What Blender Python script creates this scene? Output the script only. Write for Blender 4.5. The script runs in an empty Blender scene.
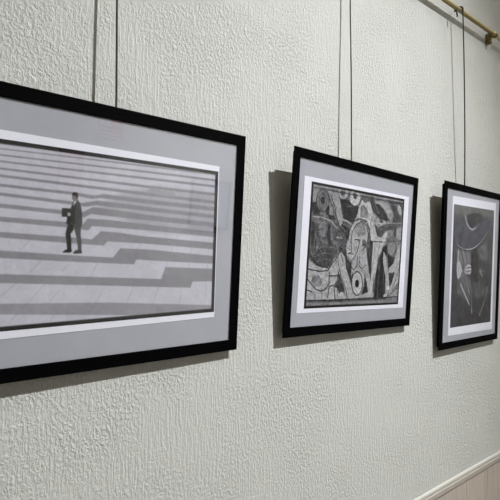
import bpy, bmesh, math, random
import numpy as np
from mathutils import Vector, Matrix, Euler
PI = math.pi
random.seed(4)
rng = np.random.RandomState(7)
SC = bpy.context.scene
COL = SC.collection

# ------------------------------------------------------------------ helpers
def link(o, parent=None):
    COL.objects.link(o)
    if parent is not None:
        o.parent = parent
    return o

def obj(name, bm, m, parent=None, smooth=False):
    bmesh.ops.recalc_face_normals(bm, faces=bm.faces)
    me = bpy.data.meshes.new(name)
    bm.to_mesh(me); bm.free()
    if smooth:
        for p in me.polygons: p.use_smooth = True
    me.materials.append(m)
    return link(bpy.data.objects.new(name, me), parent)

def thing(name, label, cat, loc=(0, 0, 0), rot=None, group=None):
    o = bpy.data.objects.new(name, None)
    o.empty_display_size = .05
    o.location = loc
    if rot is not None: o.rotation_euler = rot
    tag(o, label, cat, group)
    return link(o)

def tag(o, label, cat, group=None):
    o['label'] = label; o['category'] = cat
    if group: o['group'] = group
    return o

def struct(o):
    o['kind'] = 'structure'
    return o

def box(bm, x0, x1, y0, y1, z0, z1, bev=0):
    r = bmesh.ops.create_cube(bm, size=1)
    for v in r['verts']:
        v.co = Vector(((x0 + x1) / 2 + v.co.x * (x1 - x0), (y0 + y1) / 2 + v.co.y * (y1 - y0), (z0 + z1) / 2 + v.co.z * (z1 - z0)))
    if bev:
        es = list({e for v in r['verts'] for e in v.link_edges})
        bmesh.ops.bevel(bm, geom=es, offset=bev, segments=2, profile=.7, affect='EDGES')
    return bm

def tube(bm, pts, r, n=10, caps=True):
    pts = [Vector(p) for p in pts]
    rs = r if isinstance(r, (list, tuple)) else [r] * len(pts)
    rings = []; up = None
    for i, p in enumerate(pts):
        a = pts[max(i - 1, 0)]; b = pts[min(i + 1, len(pts) - 1)]
        d = (b - a).normalized()
        if up is None:
            up = Vector((0, 0, 1)) if abs(d.z) < .9 else Vector((1, 0, 0))
        s = d.cross(up).normalized(); up = s.cross(d).normalized()
        rings.append([bm.verts.new(p + (s * math.cos(2 * PI * k / n) + up * math.sin(2 * PI * k / n)) * rs[i]) for k in range(n)])
    for a, b in zip(rings, rings[1:]):
        for k in range(n):
            bm.faces.new((a[k], a[(k + 1) % n], b[(k + 1) % n], b[k]))
    if caps:
        bm.faces.new(rings[0][::-1]); bm.faces.new(rings[-1])
    return bm

def smooth_path(pts, n=8):
    pts = [Vector(p) for p in pts]; out = []
    P = [pts[0]] + pts + [pts[-1]]
    for i in range(1, len(P) - 2):
        for k in range(n):
            t = k / n
            out.append(.5 * ((2 * P[i]) + (P[i + 1] - P[i - 1]) * t + (2 * P[i - 1] - 5 * P[i] + 4 * P[i + 1] - P[i + 2]) * t * t + (3 * P[i] - P[i - 1] - 3 * P[i + 1] + P[i + 2]) * t ** 3))
    out.append(pts[-1])
    return out

def lin(c):
    return [((v / 255) / 12.92 if v <= 10 else ((v / 255 + .055) / 1.055) ** 2.4) for v in c]

# ------------------------------------------------------------------ materials
def mat(name, col, rough=.5, metal=0, spec=.5, noise=None, bump=None):
    m = bpy.data.materials.new(name); m.use_nodes = True
    N = m.node_tree.nodes; L = m.node_tree.links; b = N['Principled BSDF']
    b.inputs['Roughness'].default_value = rough; b.inputs['Metallic'].default_value = metal
    b.inputs['Specular IOR Level'].default_value = spec
    b.inputs['Base Color'].default_value = (*col, 1)
    tc = N.new('ShaderNodeTexCoord')
    if noise:
        sc, amt = noise
        mp = N.new('ShaderNodeMapping'); L.new(tc.outputs['Object'], mp.inputs['Vector'])
        mp.inputs['Scale'].default_value = sc
        n = N.new('ShaderNodeTexNoise'); n.inputs['Scale'].default_value = 1; n.inputs['Detail'].default_value = 4
        L.new(mp.outputs[0], n.inputs['Vector'])
        r = N.new('ShaderNodeMapRange'); r.inputs['To Min'].default_value = 1 - amt; r.inputs['To Max'].default_value = 1 + amt
        r.inputs['From Min'].default_value = .25; r.inputs['From Max'].default_value = .75
        L.new(n.outputs['Fac'], r.inputs['Value'])
        v = N.new('ShaderNodeVectorMath'); v.operation = 'SCALE'; v.inputs[0].default_value = col
        L.new(r.outputs[0], v.inputs['Scale']); L.new(v.outputs[0], b.inputs['Base Color'])
        if bump:
            bp = N.new('ShaderNodeBump'); bp.inputs['Strength'].default_value = bump[0]; bp.inputs['Distance'].default_value = bump[1]
            L.new(n.outputs['Fac'], bp.inputs['Height']); L.new(bp.outputs[0], b.inputs['Normal'])
    return m

def plaster():
    m = bpy.data.materials.new('combed_plaster'); m.use_nodes = True
    N = m.node_tree.nodes; L = m.node_tree.links; b = N['Principled BSDF']
    b.inputs['Roughness'].default_value = .62; b.inputs['Specular IOR Level'].default_value = .3
    tc = N.new('ShaderNodeTexCoord')
    def noise(scale, s=(1, 1, 1), detail=3, rough=.5, dist=0, off=(0, 0, 0)):
        mp = N.new('ShaderNodeMapping'); L.new(tc.outputs['Object'], mp.inputs['Vector'])
        mp.inputs['Scale'].default_value = s; mp.inputs['Location'].default_value = off
        n = N.new('ShaderNodeTexNoise'); n.inputs['Scale'].default_value = scale; n.inputs['Detail'].default_value = detail
        n.inputs['Roughness'].default_value = rough; n.inputs['Distortion'].default_value = dist
        L.new(mp.outputs[0], n.inputs['Vector']); return n.outputs['Fac']
    def rng_(x, a, c, lo=0, hi=1):
        r = N.new('ShaderNodeMapRange'); r.interpolation_type = 'SMOOTHSTEP'
        r.inputs['From Min'].default_value = a; r.inputs['From Max'].default_value = c
        r.inputs['To Min'].default_value = lo; r.inputs['To Max'].default_value = hi
        L.new(x, r.inputs['Value']); return r.outputs[0]
    def mth(op, x, y):
        n = N.new('ShaderNodeMath'); n.operation = op
        for i, q in enumerate((x, y)):
            if isinstance(q, (int, float)): n.inputs[i].default_value = q
            else: L.new(q, n.inputs[i])
        return n.outputs[0]
    streak = rng_(noise(1, (200, 200, 24), 4, .62, .25), .36, .68)          # vertical comb marks
    grain = rng_(noise(1, (190, 190, 150), 4, .62, .4), .36, .70)         # stippled splashes
    blob = rng_(noise(95, (1, 1, .75), 2, .5, .2, (3, 1, 2)), .50, .72)
    fine = noise(1, (480, 480, 300), 2, .6)
    wave = noise(9, (1, 1, 1), 2)
    mask = rng_(noise(6, (1, 1, .8), 3, .6, .4, (5, 2, 8)), .38, .62)
    h = mth('MULTIPLY', streak, mth('ADD', mth('MULTIPLY', mask, -.35), STREAK))
    h = mth('ADD', h, mth('MULTIPLY', grain, mth('ADD', mth('MULTIPLY', mask, .6), .30)))
    h = mth('ADD', h, mth('MULTIPLY', blob, mth('ADD', mth('MULTIPLY', mask, BLOB), .15)))
    h = mth('ADD', h, mth('MULTIPLY', fine, .2))
    h = mth('ADD', h, mth('MULTIPLY', wave, .8))
    bp = N.new('ShaderNodeBump'); bp.inputs['Strength'].default_value = 1; bp.inputs['Distance'].default_value = BUMPD
    L.new(h, bp.inputs['Height']); L.new(bp.outputs[0], b.inputs['Normal'])
    b.inputs['Base Color'].default_value = (*WALLC, 1)
    return m

def print_mat(name, grain):
    m = bpy.data.materials.new(name); m.use_nodes = True
    N = m.node_tree.nodes; L = m.node_tree.links; b = N['Principled BSDF']
    b.inputs['Roughness'].default_value = .55; b.inputs['Specular IOR Level'].default_value = .25
    a = N.new('ShaderNodeVertexColor'); a.layer_name = 'ink'
    tc = N.new('ShaderNodeTexCoord')
    n = N.new('ShaderNodeTexNoise'); n.inputs['Scale'].default_value = 260; n.inputs['Detail'].default_value = 3
    L.new(tc.outputs['Object'], n.inputs['Vector'])
    r = N.new('ShaderNodeMapRange'); r.inputs['From Min'].default_value = .3; r.inputs['From Max'].default_value = .7
    r.inputs['To Min'].default_value = 1 - grain; r.inputs['To Max'].default_value = 1 + grain
    L.new(n.outputs['Fac'], r.inputs['Value'])
    v = N.new('ShaderNodeVectorMath'); v.operation = 'SCALE'
    L.new(a.outputs['Color'], v.inputs[0]); L.new(r.outputs[0], v.inputs['Scale']); L.new(v.outputs[0], b.inputs['Base Color'])
    return m

def glass_mat():
    m = bpy.data.materials.new('picture_glass'); m.use_nodes = True
    N = m.node_tree.nodes; L = m.node_tree.links; N.remove(N['Principled BSDF'])
    t = N.new('ShaderNodeBsdfTransparent'); g = N.new('ShaderNodeBsdfGlossy'); g.inputs['Roughness'].default_value = .02
    t.inputs['Color'].default_value = (.995, .995, .995, 1)
    f = N.new('ShaderNodeFresnel'); ge = N.new('ShaderNodeNewGeometry')
    ir = N.new('ShaderNodeMapRange'); ir.inputs['To Min'].default_value = 1.5; ir.inputs['To Max'].default_value = 1 / 1.5   # same reflectance entering and leaving the pane
    L.new(ge.outputs['Backfacing'], ir.inputs['Value']); L.new(ir.outputs[0], f.inputs['IOR'])
    mx = N.new('ShaderNodeMixShader'); L.new(f.outputs[0], mx.inputs[0]); L.new(t.outputs[0], mx.inputs[1]); L.new(g.outputs[0], mx.inputs[2])
    L.new(mx.outputs[0], N['Material Output'].inputs['Surface'])
    return m

WALLC = (.495, .503, .477)
STREAK, BLOB, BUMPD = .5, .3, .00118
M = dict(
    plaster=plaster(),
    black=mat('black_lacquered_wood', (.0015, .0015, .002), .4, spec=.02, noise=((60, 60, 60), .15)),
    board=mat('brown_backing_board', (.22, .16, .11), .8, noise=((40, 40, 40), .15)),
    mount=mat('grey_mount_board', (.41, .425, .475), .8, spec=.2, noise=((25, 25, 25), .03)),
    paper=mat('white_photo_paper', (.84, .85, .94), .6, spec=.3, noise=((20, 20, 20), .015)),
    glass=glass_mat(),
    cord=mat('dark_brown_cord', (.035, .025, .02), .7, noise=((900, 900, 900), .4)),
    hook=mat('dark_steel_hook', (.03, .025, .025), .45, metal=.6),
    brass=mat('aged_brass', (.46, .37, .17), .42, metal=.55, noise=((30, 90, 90), .16)),
    brass_light=mat('polished_brass', (.72, .60, .33), .36, metal=.55, noise=((30, 90, 90), .1)),
    brass_dark=mat('tarnished_brass', (.20, .15, .06), .5, metal=.6, noise=((200, 200, 200), .3)),
    tile=mat('brown_striated_tile', (.43, .378, .325), .45, noise=((60, 60, 9), .12), bump=(.3, .001)),
    strip=mat('beige_ceramic_strip', (.36, .325, .285), .4, noise=((30, 30, 30), .05)),
    ledge=mat('pale_ceramic_ledge', (.42, .41, .375), .5, noise=((30, 30, 30), .05)),
    floor=mat('grey_stone_floor', (.20, .18, .15), .4, noise=((8, 8, 8), .15)),
    paint=mat('off_white_wall_paint', (.60, .585, .54), .8, noise=((10, 10, 10), .03)),
    red=mat('red_sign_enamel', (.55, .05, .05), .5, noise=((30, 30, 30), .05)),
    dred=mat('dark_red_panel', (.20, .03, .05), .5, noise=((30, 30, 30), .05)),
    signwhite=mat('white_sign_ink', (.8, .8, .8), .5, noise=((30, 30, 30), .03)),
    lampwhite=mat('white_powder_coat', (.7, .7, .7), .4, noise=((30, 30, 30), .03)),
)
def emit_mat(name, col, s):
    m = bpy.data.materials.new(name); m.use_nodes = True
    N = m.node_tree.nodes; b = N['Principled BSDF']
    b.inputs['Emission Color'].default_value = (*col, 1); b.inputs['Emission Strength'].default_value = s
    return m

# ------------------------------------------------------------------ room shell
XL, XR, YO, H = -2.6, 5.2, -2.2, 4.5
bm = bmesh.new(); box(bm, XL, XR, 0, .12, 0, H); struct(obj('wall_left', bm, M['plaster']))
bm = bmesh.new(); box(bm, XL, XR, YO - .12, YO, 0, H); struct(obj('wall_right', bm, M['paint']))
bm = bmesh.new(); box(bm, XR, XR + .12, YO - .12, .12, 0, H); struct(obj('wall_back', bm, M['paint']))
bm = bmesh.new(); box(bm, XL - .12, XL, YO - .12, .12, 0, H); struct(obj('wall_front', bm, M['paint']))
bm = bmesh.new(); box(bm, XL - .12, XR + .12, YO - .12, .12, -.1, 0); struct(obj('floor', bm, M['floor']))
bm = bmesh.new(); box(bm, XL - .12, XR + .12, YO - .12, .12, H, H + .1); struct(obj('ceiling', bm, M['paint']))
# tiled dado and its ledge
ZW = .858
bm = bmesh.new()
x = 1.5775 - .1495 * 27
while x < XR:
    a, b_ = max(x + .0005, XL), min(x + .149, XR)
    for z0, z1 in ((0, .413), (.415, ZW - .032)):
        box(bm, a, b_, -.0055, 0, z0, z1, .0006)
    x += .1495
struct(obj('trim_2', bm, M['tile']))
def ledge(name, prof, m):
    bm = bmesh.new()
    va = [bm.verts.new((XL, y, z)) for y, z in prof]; vb = [bm.verts.new((XR, y, z)) for y, z in prof]
    for i in range(len(prof)):
        j = (i + 1) % len(prof); bm.faces.new((va[i], va[j], vb[j], vb[i]))
    bm.faces.new(va[::-1]); bm.faces.new(vb)
    return struct(obj(name, bm, m))
ledge('trim_1', [(0, ZW - .001), (-.0035, ZW - .002), (-.006, ZW - .005), (-.0065, ZW - .011), (-.005, ZW - .0135), (0, ZW - .0135)], M['ledge'])
ledge('trim_3', [(0, ZW - .0135), (-.0045, ZW - .0135), (-.0075, ZW - .016), (-.008, ZW - .028), (-.0065, ZW - .0315), (0, ZW - .0315)], M['strip'])

# ------------------------------------------------------------------ artwork painter (vertex inks on a fine mesh)
ART = {
 0: [
  ('P',(150,148,160),14,[(-41.8,45.7),(-2.8,72.3),(65.9,90.5),(242.6,86.1),(246.8,14.0),(50.4,13.1)]),
  ('P',(134,131,142),2.2,[(-247.4,-91.3),(-176.8,-94.0),(-16.0,-100.3),(229.4,-118.2),(230.1,-130.6),(56.8,-125.6),(-15.2,-120.0),(-176.3,-108.6),(-247.0,-104.6)]),
  ('P',(124,122,132),2.2,[(-248.5,-50.2),(-178.1,-53.6),(-17.6,-61.0),(75.2,-65.1),(83.1,-44.9),(225.6,-50.0),(226.8,-71.7),(140.4,-70.8),(136.6,-81.8),(-17.1,-73.9),(-177.7,-65.8),(-248.2,-61.6)]),
  ('P',(124,122,132),2.2,[(-249.4,-18.8),(-179.1,-21.8),(-82.7,-26.9),(-13.9,-29.8),(-1.8,-14.8),(51.8,-16.0),(224.3,-27.4),(225.0,-40.6),(81.7,-35.2),(27.3,-32.5),(23.3,-40.3),(-82.3,-36.4),(-178.8,-32.0),(-249.1,-28.8)]),
  ('P',(124,122,132),2.2,[(-250.0,5.1),(-179.9,3.3),(-88.2,0.0),(-49.5,-2.4),(-35.2,10.6),(-1.8,9.5),(32.2,6.1),(222.9,-2.6),(223.6,-14.6),(51.3,-6.7),(-24.0,-4.6),(-30.3,-11.4),(-87.8,-9.1),(-179.7,-4.3),(-249.8,-2.5)]),
  ('P',(124,122,132),2.2,[(-250.6,23.8),(-180.6,23.9),(-89.0,21.7),(-66.1,18.5),(-57.1,28.8),(-21.3,28.6),(49.9,24.9),(221.8,17.7),(222.3,8.1),(50.3,15.4),(-50.3,17.8),(-55.8,10.9),(-88.7,13.6),(-180.3,17.2),(-250.4,17.6)]),
  ('P',(124,122,132),2.2,[(-251.0,39.4),(-181.1,41.3),(-94.1,38.5),(-66.8,37.1),(-49.9,46.6),(-22.0,45.4),(49.2,40.7),(220.8,34.3),(221.3,26.5),(49.6,31.8),(-52.6,35.8),(-63.4,29.9),(-93.8,32.4),(-180.9,35.7),(-250.8,34.4)]),
  ('P',(124,122,132),2.2,[(-251.4,53.7),(-181.6,56.2),(-82.7,52.5),(-67.3,51.3),(-42.3,57.1),(-22.5,56.5),(48.6,53.7),(220.0,49.3),(220.4,42.9),(48.9,46.8),(-45.2,49.7),(-60.9,46.1),(-82.5,47.5),(-181.4,51.9),(-251.3,50.0)]),
  ('P',(124,122,132),2.2,[(-251.7,63.7),(-182.0,67.9),(-83.2,66.4),(-47.4,64.3),(-32.9,67.9),(48.0,66.1),(219.2,63.8),(219.6,56.7),(48.3,59.1),(-39.2,61.2),(-51.9,58.6),(-83.0,62.1),(-181.8,63.9),(-251.6,60.0)]),
  ('P',(124,122,132),2,[(-252.2,81.4),(-182.4,80.4),(-86.7,78.8),(47.5,77.3),(218.5,75.4),(218.9,69.4),(47.7,72.0),(-86.5,74.8),(-182.2,76.8),(-252.1,78.4)]),
  ('P',(124,122,132),2,[(-252.4,89.8),(-182.7,89.7),(-87.1,89.4),(47.0,89.1),(217.7,89.8),(218.0,84.7),(47.2,84.6),(-86.9,86.1),(-182.6,86.6),(-252.3,87.2)]),
  ('P',(124,122,132),2,[(-252.6,98.2),(-183.0,99.1),(-87.5,100.1),(46.4,102.2),(216.9,104.3),(217.2,99.9),(46.5,98.3),(-87.3,97.2),(-182.9,96.4),(-252.6,96.0)]),
  ('P',(124,122,132),2,[(-252.8,105.8),(-183.2,107.4),(-87.8,109.3),(45.9,112.5),(216.3,115.5),(216.5,111.7),(46.0,109.2),(-87.7,106.9),(-183.2,105.1),(-252.8,103.9)]),
  ('P',(124,122,132),2,[(-253.0,113.3),(-183.5,115.4),(-88.1,118.1),(45.5,121.6),(215.7,125.3),(215.9,122.2),(45.6,118.9),(-88.1,116.1),(-183.4,113.6),(-253.0,111.8)]),
  ('P',(124,122,132),2,[(-253.2,119.1),(-183.7,121.8),(-88.4,125.4),(45.1,128.6),(215.3,132.8),(215.4,130.6),(45.2,126.6),(-88.4,123.9),(-183.6,120.4),(-253.2,118.0)]),
  ('P',(138,136,148),6,[(47.1,85.2),(76.0,84.8),(98.1,81.9),(94.4,74.7),(66.6,75.6),(40.1,76.4)]),
  ('S',(112,110,120),1.1,1.6,0.5,[(173.8,11.2),(171.4,-50.6),(168.6,-126.8)]),
  ('S',(112,110,120),1.1,1.6,0.5,[(116.2,50.6),(109.1,26.0),(71.9,-78.5),(54.7,-121.3)]),
  ('S',(112,110,120),1.1,1.6,0.5,[(23.1,-77.1),(12.6,-102.5)]),
  ('S',(112,110,120),1.1,1.6,0.5,[(117.5,-81.6),(113.6,-107.6)]),
  ('S',(112,110,120),1.1,1.6,0.5,[(-156.5,-66.3),(-184.4,-91.2)]),
  ('S',(112,110,120),1.1,1.6,0.5,[(-82.2,-40.0),(-93.7,-50.2)]),
  ('S',(112,110,120),1.1,1.6,0.5,[(-117.6,-68.7),(-145.4,-100.1),(-164.4,-121.1)]),
  ('S',(112,110,120),1.1,1.6,0.5,[(-26.2,-77.2),(-51.5,-114.5)]),
  ('S',(112,110,120),1.1,1.6,0.5,[(-103.1,-114.2),(-109.8,-128.2)]),
  ('S',(112,110,120),1.1,1.6,0.5,[(32.8,-8.9),(19.6,-36.6)]),
  ('S',(112,110,120),1.1,1.6,0.5,[(137.8,1.0),(131.4,-43.2)]),
  ('S',(112,110,120),1.1,1.6,0.5,[(-38.5,-36.8),(-48.8,-59.7)]),
  ('S',(112,110,120),1.1,1.6,0.5,[(-125.7,-37.2),(-141.6,-54.0)]),
  ('S',(112,110,120),1.1,1.6,0.5,[(-140.5,-6.4),(-153.4,-20.7)]),
  ('S',(112,110,120),1.1,1.6,0.5,[(160.3,75.2),(158.8,17.8)]),
  ('S',(112,110,120),1.1,1.6,0.5,[(-95.6,-78.0),(-112.3,-96.2)]),
  ('P',(36,34,37),1.6,[(-87.4,18.8),(-78.4,19.3),(-78.8,10.4),(-83.1,4.3),(-81.6,-4.5),(-80.7,-19.2),(-87.4,-19.4),(-88.6,-7.6),(-90.6,4.0),(-89.3,11.4)]),
  ('P',(68,70,73),1.6,[(-79.1,17.8),(-67.6,16.9),(-67.5,3.5),(-65.8,-8.4),(-65.3,-21.9),(-70.7,-22.0),(-71.9,-10.1),(-74.7,1.7),(-77.3,10.5)]),
  ('P',(26,24,28),1.4,[(-94.0,-22.1),(-89.0,-18.5),(-80.7,-18.2),(-80.0,-21.6),(-82.8,-23.3),(-93.2,-23.3)]),
  ('P',(46,50,54),1.4,[(-78.3,-23.2),(-73.9,-19.1),(-65.4,-18.6),(-64.4,-24.0),(-76.7,-24.8)]),
  ('S',(190,178,182),0.9,1.2,0.7,[(-93.9,-24.8),(-81.2,-24.7)]),
  ('P',(112,98,104),1.6,[(-82.7,60.3),(-80.1,63.5),(-74.7,62.5),(-74.3,55.9),(-75.8,52.1),(-79.3,51.8),(-82.0,55.2),(-83.2,58.1)]),
  ('P',(44,42,44),1.4,[(-83.0,60.9),(-82.4,64.9),(-78.7,66.6),(-74.5,65.5),(-73.6,61.1),(-74.0,56.7),(-75.9,58.0),(-76.9,61.4)]),
  ('P',(64,66,69),1.8,[(-73.7,55.2),(-69.6,49.6),(-66.8,37.9),(-65.8,23.0),(-66.4,16.2),(-76.7,15.0),(-81.4,19.2),(-84.5,21.9),(-87.0,27.7),(-87.9,33.5),(-85.8,36.6),(-83.8,44.0),(-81.1,51.6),(-77.4,54.1)]),
  ('P',(50,45,50),1.6,[(-80.6,48.7),(-76.5,50.5),(-77.2,37.2),(-76.9,19.4),(-81.4,20.6),(-87.0,29.1),(-85.9,38.0),(-83.1,44.1)]),
  ('P',(172,168,184),1.2,[(-79.6,52.5),(-75.2,54.8),(-77.6,49.6),(-80.3,45.8)]),
  ('S',(52,56,58),1.2,1.6,0.6,[(-69.4,45.1),(-69.8,34.7),(-74.2,30.7),(-84.8,30.7)]),
  ('P',(44,49,48),1.6,[(-97.1,41.6),(-84.5,41.8),(-83.1,36.0),(-87.8,29.1),(-97.2,28.9)]),
  ('P',(32,32,34),1.5,[(-89.0,30.5),(-82.5,29.4),(-82.6,19.1),(-90.1,18.7)]),
  ('P',(158,148,156),1.4,[(-84.0,33.3),(-84.1,32.5),(-84.4,31.7),(-84.9,31.1),(-85.6,30.7),(-86.3,30.5),(-87.1,30.6),(-87.7,30.9),(-88.3,31.5),(-88.7,32.2),(-88.8,33.0),(-88.7,33.8),(-88.4,34.6),(-87.9,35.2),(-87.3,35.6),(-86.5,35.8),(-85.8,35.7),(-85.1,35.4),(-84.6,34.8),(-84.2,34.1)]),
 ],
 1: [
  ('P',(118,118,124),3,[(-179.9,124.8),(-146.4,123.6),(-161.5,105.2),(-169.5,84.7),(-177.9,86.0)]),
  ('P',(46,46,52),2.5,[(-179.7,88.0),(-163.8,94.0),(-158.8,77.0),(-148.0,69.3),(-174.0,62.5)]),
  ('P',(48,48,54),3,[(-126.4,93.6),(-110.1,70.5),(-91.0,58.6),(-116.0,58.7),(-131.1,70.8)]),
  ('P',(46,46,52),2.5,[(-93.5,120.0),(-67.9,120.7),(-59.1,107.8),(-15.8,98.3),(-3.0,90.0),(-31.3,58.9),(-61.7,58.8),(-79.3,87.2)]),
  ('P',(128,128,134),2.5,[(-132.6,122.0),(-93.7,122.2),(-80.0,94.0),(-68.8,55.9),(-55.6,36.0),(-74.1,34.7),(-96.0,71.8),(-116.6,101.4)]),
  ('S',(48,48,54),2.5,2,1,[(-117.5,110.3),(-103.0,89.3),(-91.3,60.9),(-74.3,37.0)]),
  ('P',(118,118,124),2.5,[(-123.6,100.7),(-107.5,79.8),(-108.0,67.3),(-118.7,68.6)]),
  ('P',(96,96,102),2,[(-123.5,99.6),(-123.7,91.7),(-126.1,84.4),(-130.3,78.4),(-135.8,74.3),(-142.2,72.5),(-148.8,73.1),(-154.9,76.0),(-159.9,81.0),(-163.5,87.5),(-165.2,95.0),(-164.9,102.6),(-162.7,109.8),(-158.7,115.7),(-153.2,119.9),(-147.0,121.9),(-140.4,121.5),(-134.2,118.7),(-129.0,113.8),(-125.3,107.2)]),
  ('S',(52,52,58),2.5,2,1,[(-122.8,99.6),(-123.1,91.6),(-125.5,84.2),(-129.8,78.1),(-135.6,73.9),(-142.2,72.0),(-148.9,72.6),(-155.2,75.6),(-160.4,80.7),(-164.1,87.3),(-165.9,94.9),(-165.6,102.7),(-163.2,110.0),(-159.1,116.0),(-153.5,120.3),(-147.0,122.4),(-140.2,122.0),(-133.8,119.1),(-128.4,114.1),(-124.6,107.4),(-122.8,99.6)]),
  ('S',(76,76,82),2,2,1,[(-132.4,99.0),(-132.6,94.2),(-133.9,89.7),(-136.3,86.0),(-139.5,83.5),(-143.2,82.3),(-147.0,82.7),(-150.5,84.5),(-153.5,87.6),(-155.6,91.7),(-156.7,96.3),(-156.5,101.1),(-155.2,105.5),(-152.9,109.2),(-149.8,111.8),(-146.1,113.0),(-142.3,112.7),(-138.7,110.9),(-135.6,107.8),(-133.5,103.7),(-132.4,99.0)]),
  ('P',(34,35,44),2,[(-137.9,98.6),(-138.0,96.0),(-138.7,93.6),(-140.0,91.6),(-141.8,90.2),(-143.9,89.6),(-146.0,89.8),(-148.0,90.7),(-149.6,92.4),(-150.8,94.6),(-151.4,97.2),(-151.3,99.7),(-150.5,102.2),(-149.2,104.2),(-147.5,105.6),(-145.4,106.2),(-143.3,106.0),(-141.3,105.1),(-139.7,103.4),(-138.5,101.2)]),
  ('P',(104,104,110),2,[(-151.6,71.1),(-133.7,72.8),(-131.9,61.8),(-151.9,60.1)]),
  ('P',(132,132,138),2,[(-56.4,125.3),(-56.8,120.5),(-58.9,116.0),(-62.6,112.2),(-67.4,109.5),(-72.9,108.1),(-78.5,108.2),(-83.7,109.8),(-87.9,112.7),(-90.8,116.5),(-92.1,121.0),(-91.7,125.7),(-89.7,130.2),(-86.1,134.0),(-81.4,136.7),(-75.9,138.2),(-70.3,138.2),(-65.1,136.7),(-60.7,133.8),(-57.7,129.9)]),
  ('P',(52,52,58),1.6,[(-66.8,125.0),(-67.0,122.6),(-68.1,120.2),(-70.0,118.3),(-72.4,116.9),(-75.2,116.2),(-78.1,116.2),(-80.7,117.0),(-82.9,118.5),(-84.4,120.5),(-85.1,122.8),(-84.8,125.2),(-83.8,127.5),(-81.9,129.5),(-79.5,130.9),(-76.8,131.6),(-73.9,131.6),(-71.2,130.8),(-69.0,129.4),(-67.5,127.4)]),
  ('P',(60,60,66),1.4,[(-95.5,140.2),(-50.9,139.1),(-52.1,131.9),(-94.6,131.2)]),
  ('P',(160,160,166),2,[(-8.8,118.6),(-9.2,112.7),(-11.6,107.1),(-15.8,102.4),(-21.2,99.2),(-27.5,97.6),(-33.8,97.8),(-39.7,99.9),(-44.6,103.5),(-48.0,108.4),(-49.5,114.0),(-49.1,119.8),(-46.8,125.3),(-42.8,130.0),(-37.5,133.3),(-31.3,135.0),(-24.9,134.8),(-18.9,132.9),(-13.9,129.3),(-10.4,124.4)]),
  ('P',(52,52,58),1.6,[(-21.6,124.3),(-21.7,121.1),(-22.5,118.1),(-23.9,115.6),(-25.9,113.9),(-28.3,113.1),(-30.7,113.4),(-33.0,114.6),(-34.9,116.6),(-36.3,119.4),(-37.0,122.5),(-36.9,125.7),(-36.1,128.7),(-34.7,131.2),(-32.7,132.9),(-30.4,133.7),(-28.0,133.5),(-25.7,132.3),(-23.7,130.2),(-22.3,127.4)]),
  ('P',(60,60,66),1.4,[(-54.4,136.3),(-3.8,135.5),(-7.0,127.9),(-54.0,131.7)]),
  ('S',(110,110,116),1.4,1.6,1,[(-57.6,92.8),(-38.9,95.9)]),
  ('P',(88,88,94),3,[(-170.1,56.3),(-143.6,58.6),(-112.1,54.6),(-81.8,38.7),(-72.0,14.0),(-88.4,-5.2),(-92.4,-37.4),(-147.4,-43.4),(-175.1,-31.1),(-180.7,29.4)]),
  ('P',(50,50,56),2,[(-122.3,51.5),(-111.4,47.9),(-112.3,20.7),(-99.5,-1.2),(-116.9,-4.3),(-122.7,20.1)]),
  ('P',(54,54,60),2,[(-176.0,49.3),(-164.4,48.0),(-165.7,8.6),(-170.8,-7.0),(-177.1,7.9)]),
  ('P',(108,108,114),3,[(-124.2,35.6),(-124.4,30.4),(-125.9,25.7),(-128.6,21.8),(-132.2,19.2),(-136.3,18.1),(-140.6,18.6),(-144.6,20.7),(-147.9,24.2),(-150.2,28.6),(-151.4,33.7),(-151.2,38.8),(-149.7,43.5),(-147.1,47.4),(-143.6,50.0),(-139.5,51.2),(-135.2,50.7),(-131.2,48.7),(-127.8,45.2),(-125.4,40.7)]),
  ('S',(50,50,56),2.2,2,1,[(-159.5,48.4),(-154.9,18.0),(-142.7,13.2),(-129.0,13.0),(-116.0,22.7)]),
  ('S',(56,56,62),2,2,1,[(-159.3,11.2),(-160.3,-13.0),(-152.4,-25.9)]),
  ('S',(155,156,160),2.2,2,1,[(-173.7,59.2),(-143.8,60.3),(-112.1,54.6),(-89.3,40.5)]),
  ('S',(135,135,140),1.5,2,1,[(-142.8,14.4),(-134.9,3.7)]),
  ('P',(78,78,84),2.5,[(-51.6,15.2),(-51.9,9.1),(-54.1,3.4),(-57.7,-1.1),(-62.6,-4.2),(-68.2,-5.4),(-74.0,-4.7),(-79.4,-2.2),(-83.8,1.9),(-86.9,7.2),(-88.4,13.1),(-88.1,19.1),(-86.0,24.7),(-82.5,29.2),(-77.7,32.3),(-72.1,33.6),(-66.4,33.1),(-60.9,30.7),(-56.4,26.6),(-53.2,21.3)]),
  ('S',(150,150,155),2,2,1,[(-88.9,18.8),(-68.8,18.8)]),
  ('S',(50,50,56),2,2,1,[(-90.6,17.5),(-88.4,31.4),(-74.2,35.8),(-58.9,31.1)]),
  ('P',(52,52,58),2.5,[(-68.8,55.9),(-45.1,43.7),(-38.9,20.7),(-49.8,15.3),(-62.4,28.5),(-82.0,41.0)]),
  ('S',(150,150,156),3,2,1,[(-76.8,62.1),(-54.2,59.4),(-34.4,51.6)]),
  ('S',(120,120,126),2,2,1,[(-75.9,53.0),(-53.0,47.8)]),
  ('P',(150,150,156),2.5,[(-46.5,20.2),(-39.1,41.8),(-27.4,59.2),(-4.5,65.9),(20.3,60.7),(34.8,39.8),(29.2,15.0),(10.9,-5.3),(-14.1,-32.7),(-29.4,-35.5),(-45.5,-26.6),(-51.6,-3.5)]),
  ('P',(160,161,167),2.5,[(-27.4,59.2),(-17.5,76.7),(-11.6,96.3),(-1.5,114.2),(11.2,108.3),(31.0,115.3),(46.8,85.0),(68.4,42.1),(59.4,6.8),(45.2,20.8),(37.9,49.9),(19.5,67.9),(-5.0,70.7)]),
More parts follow.
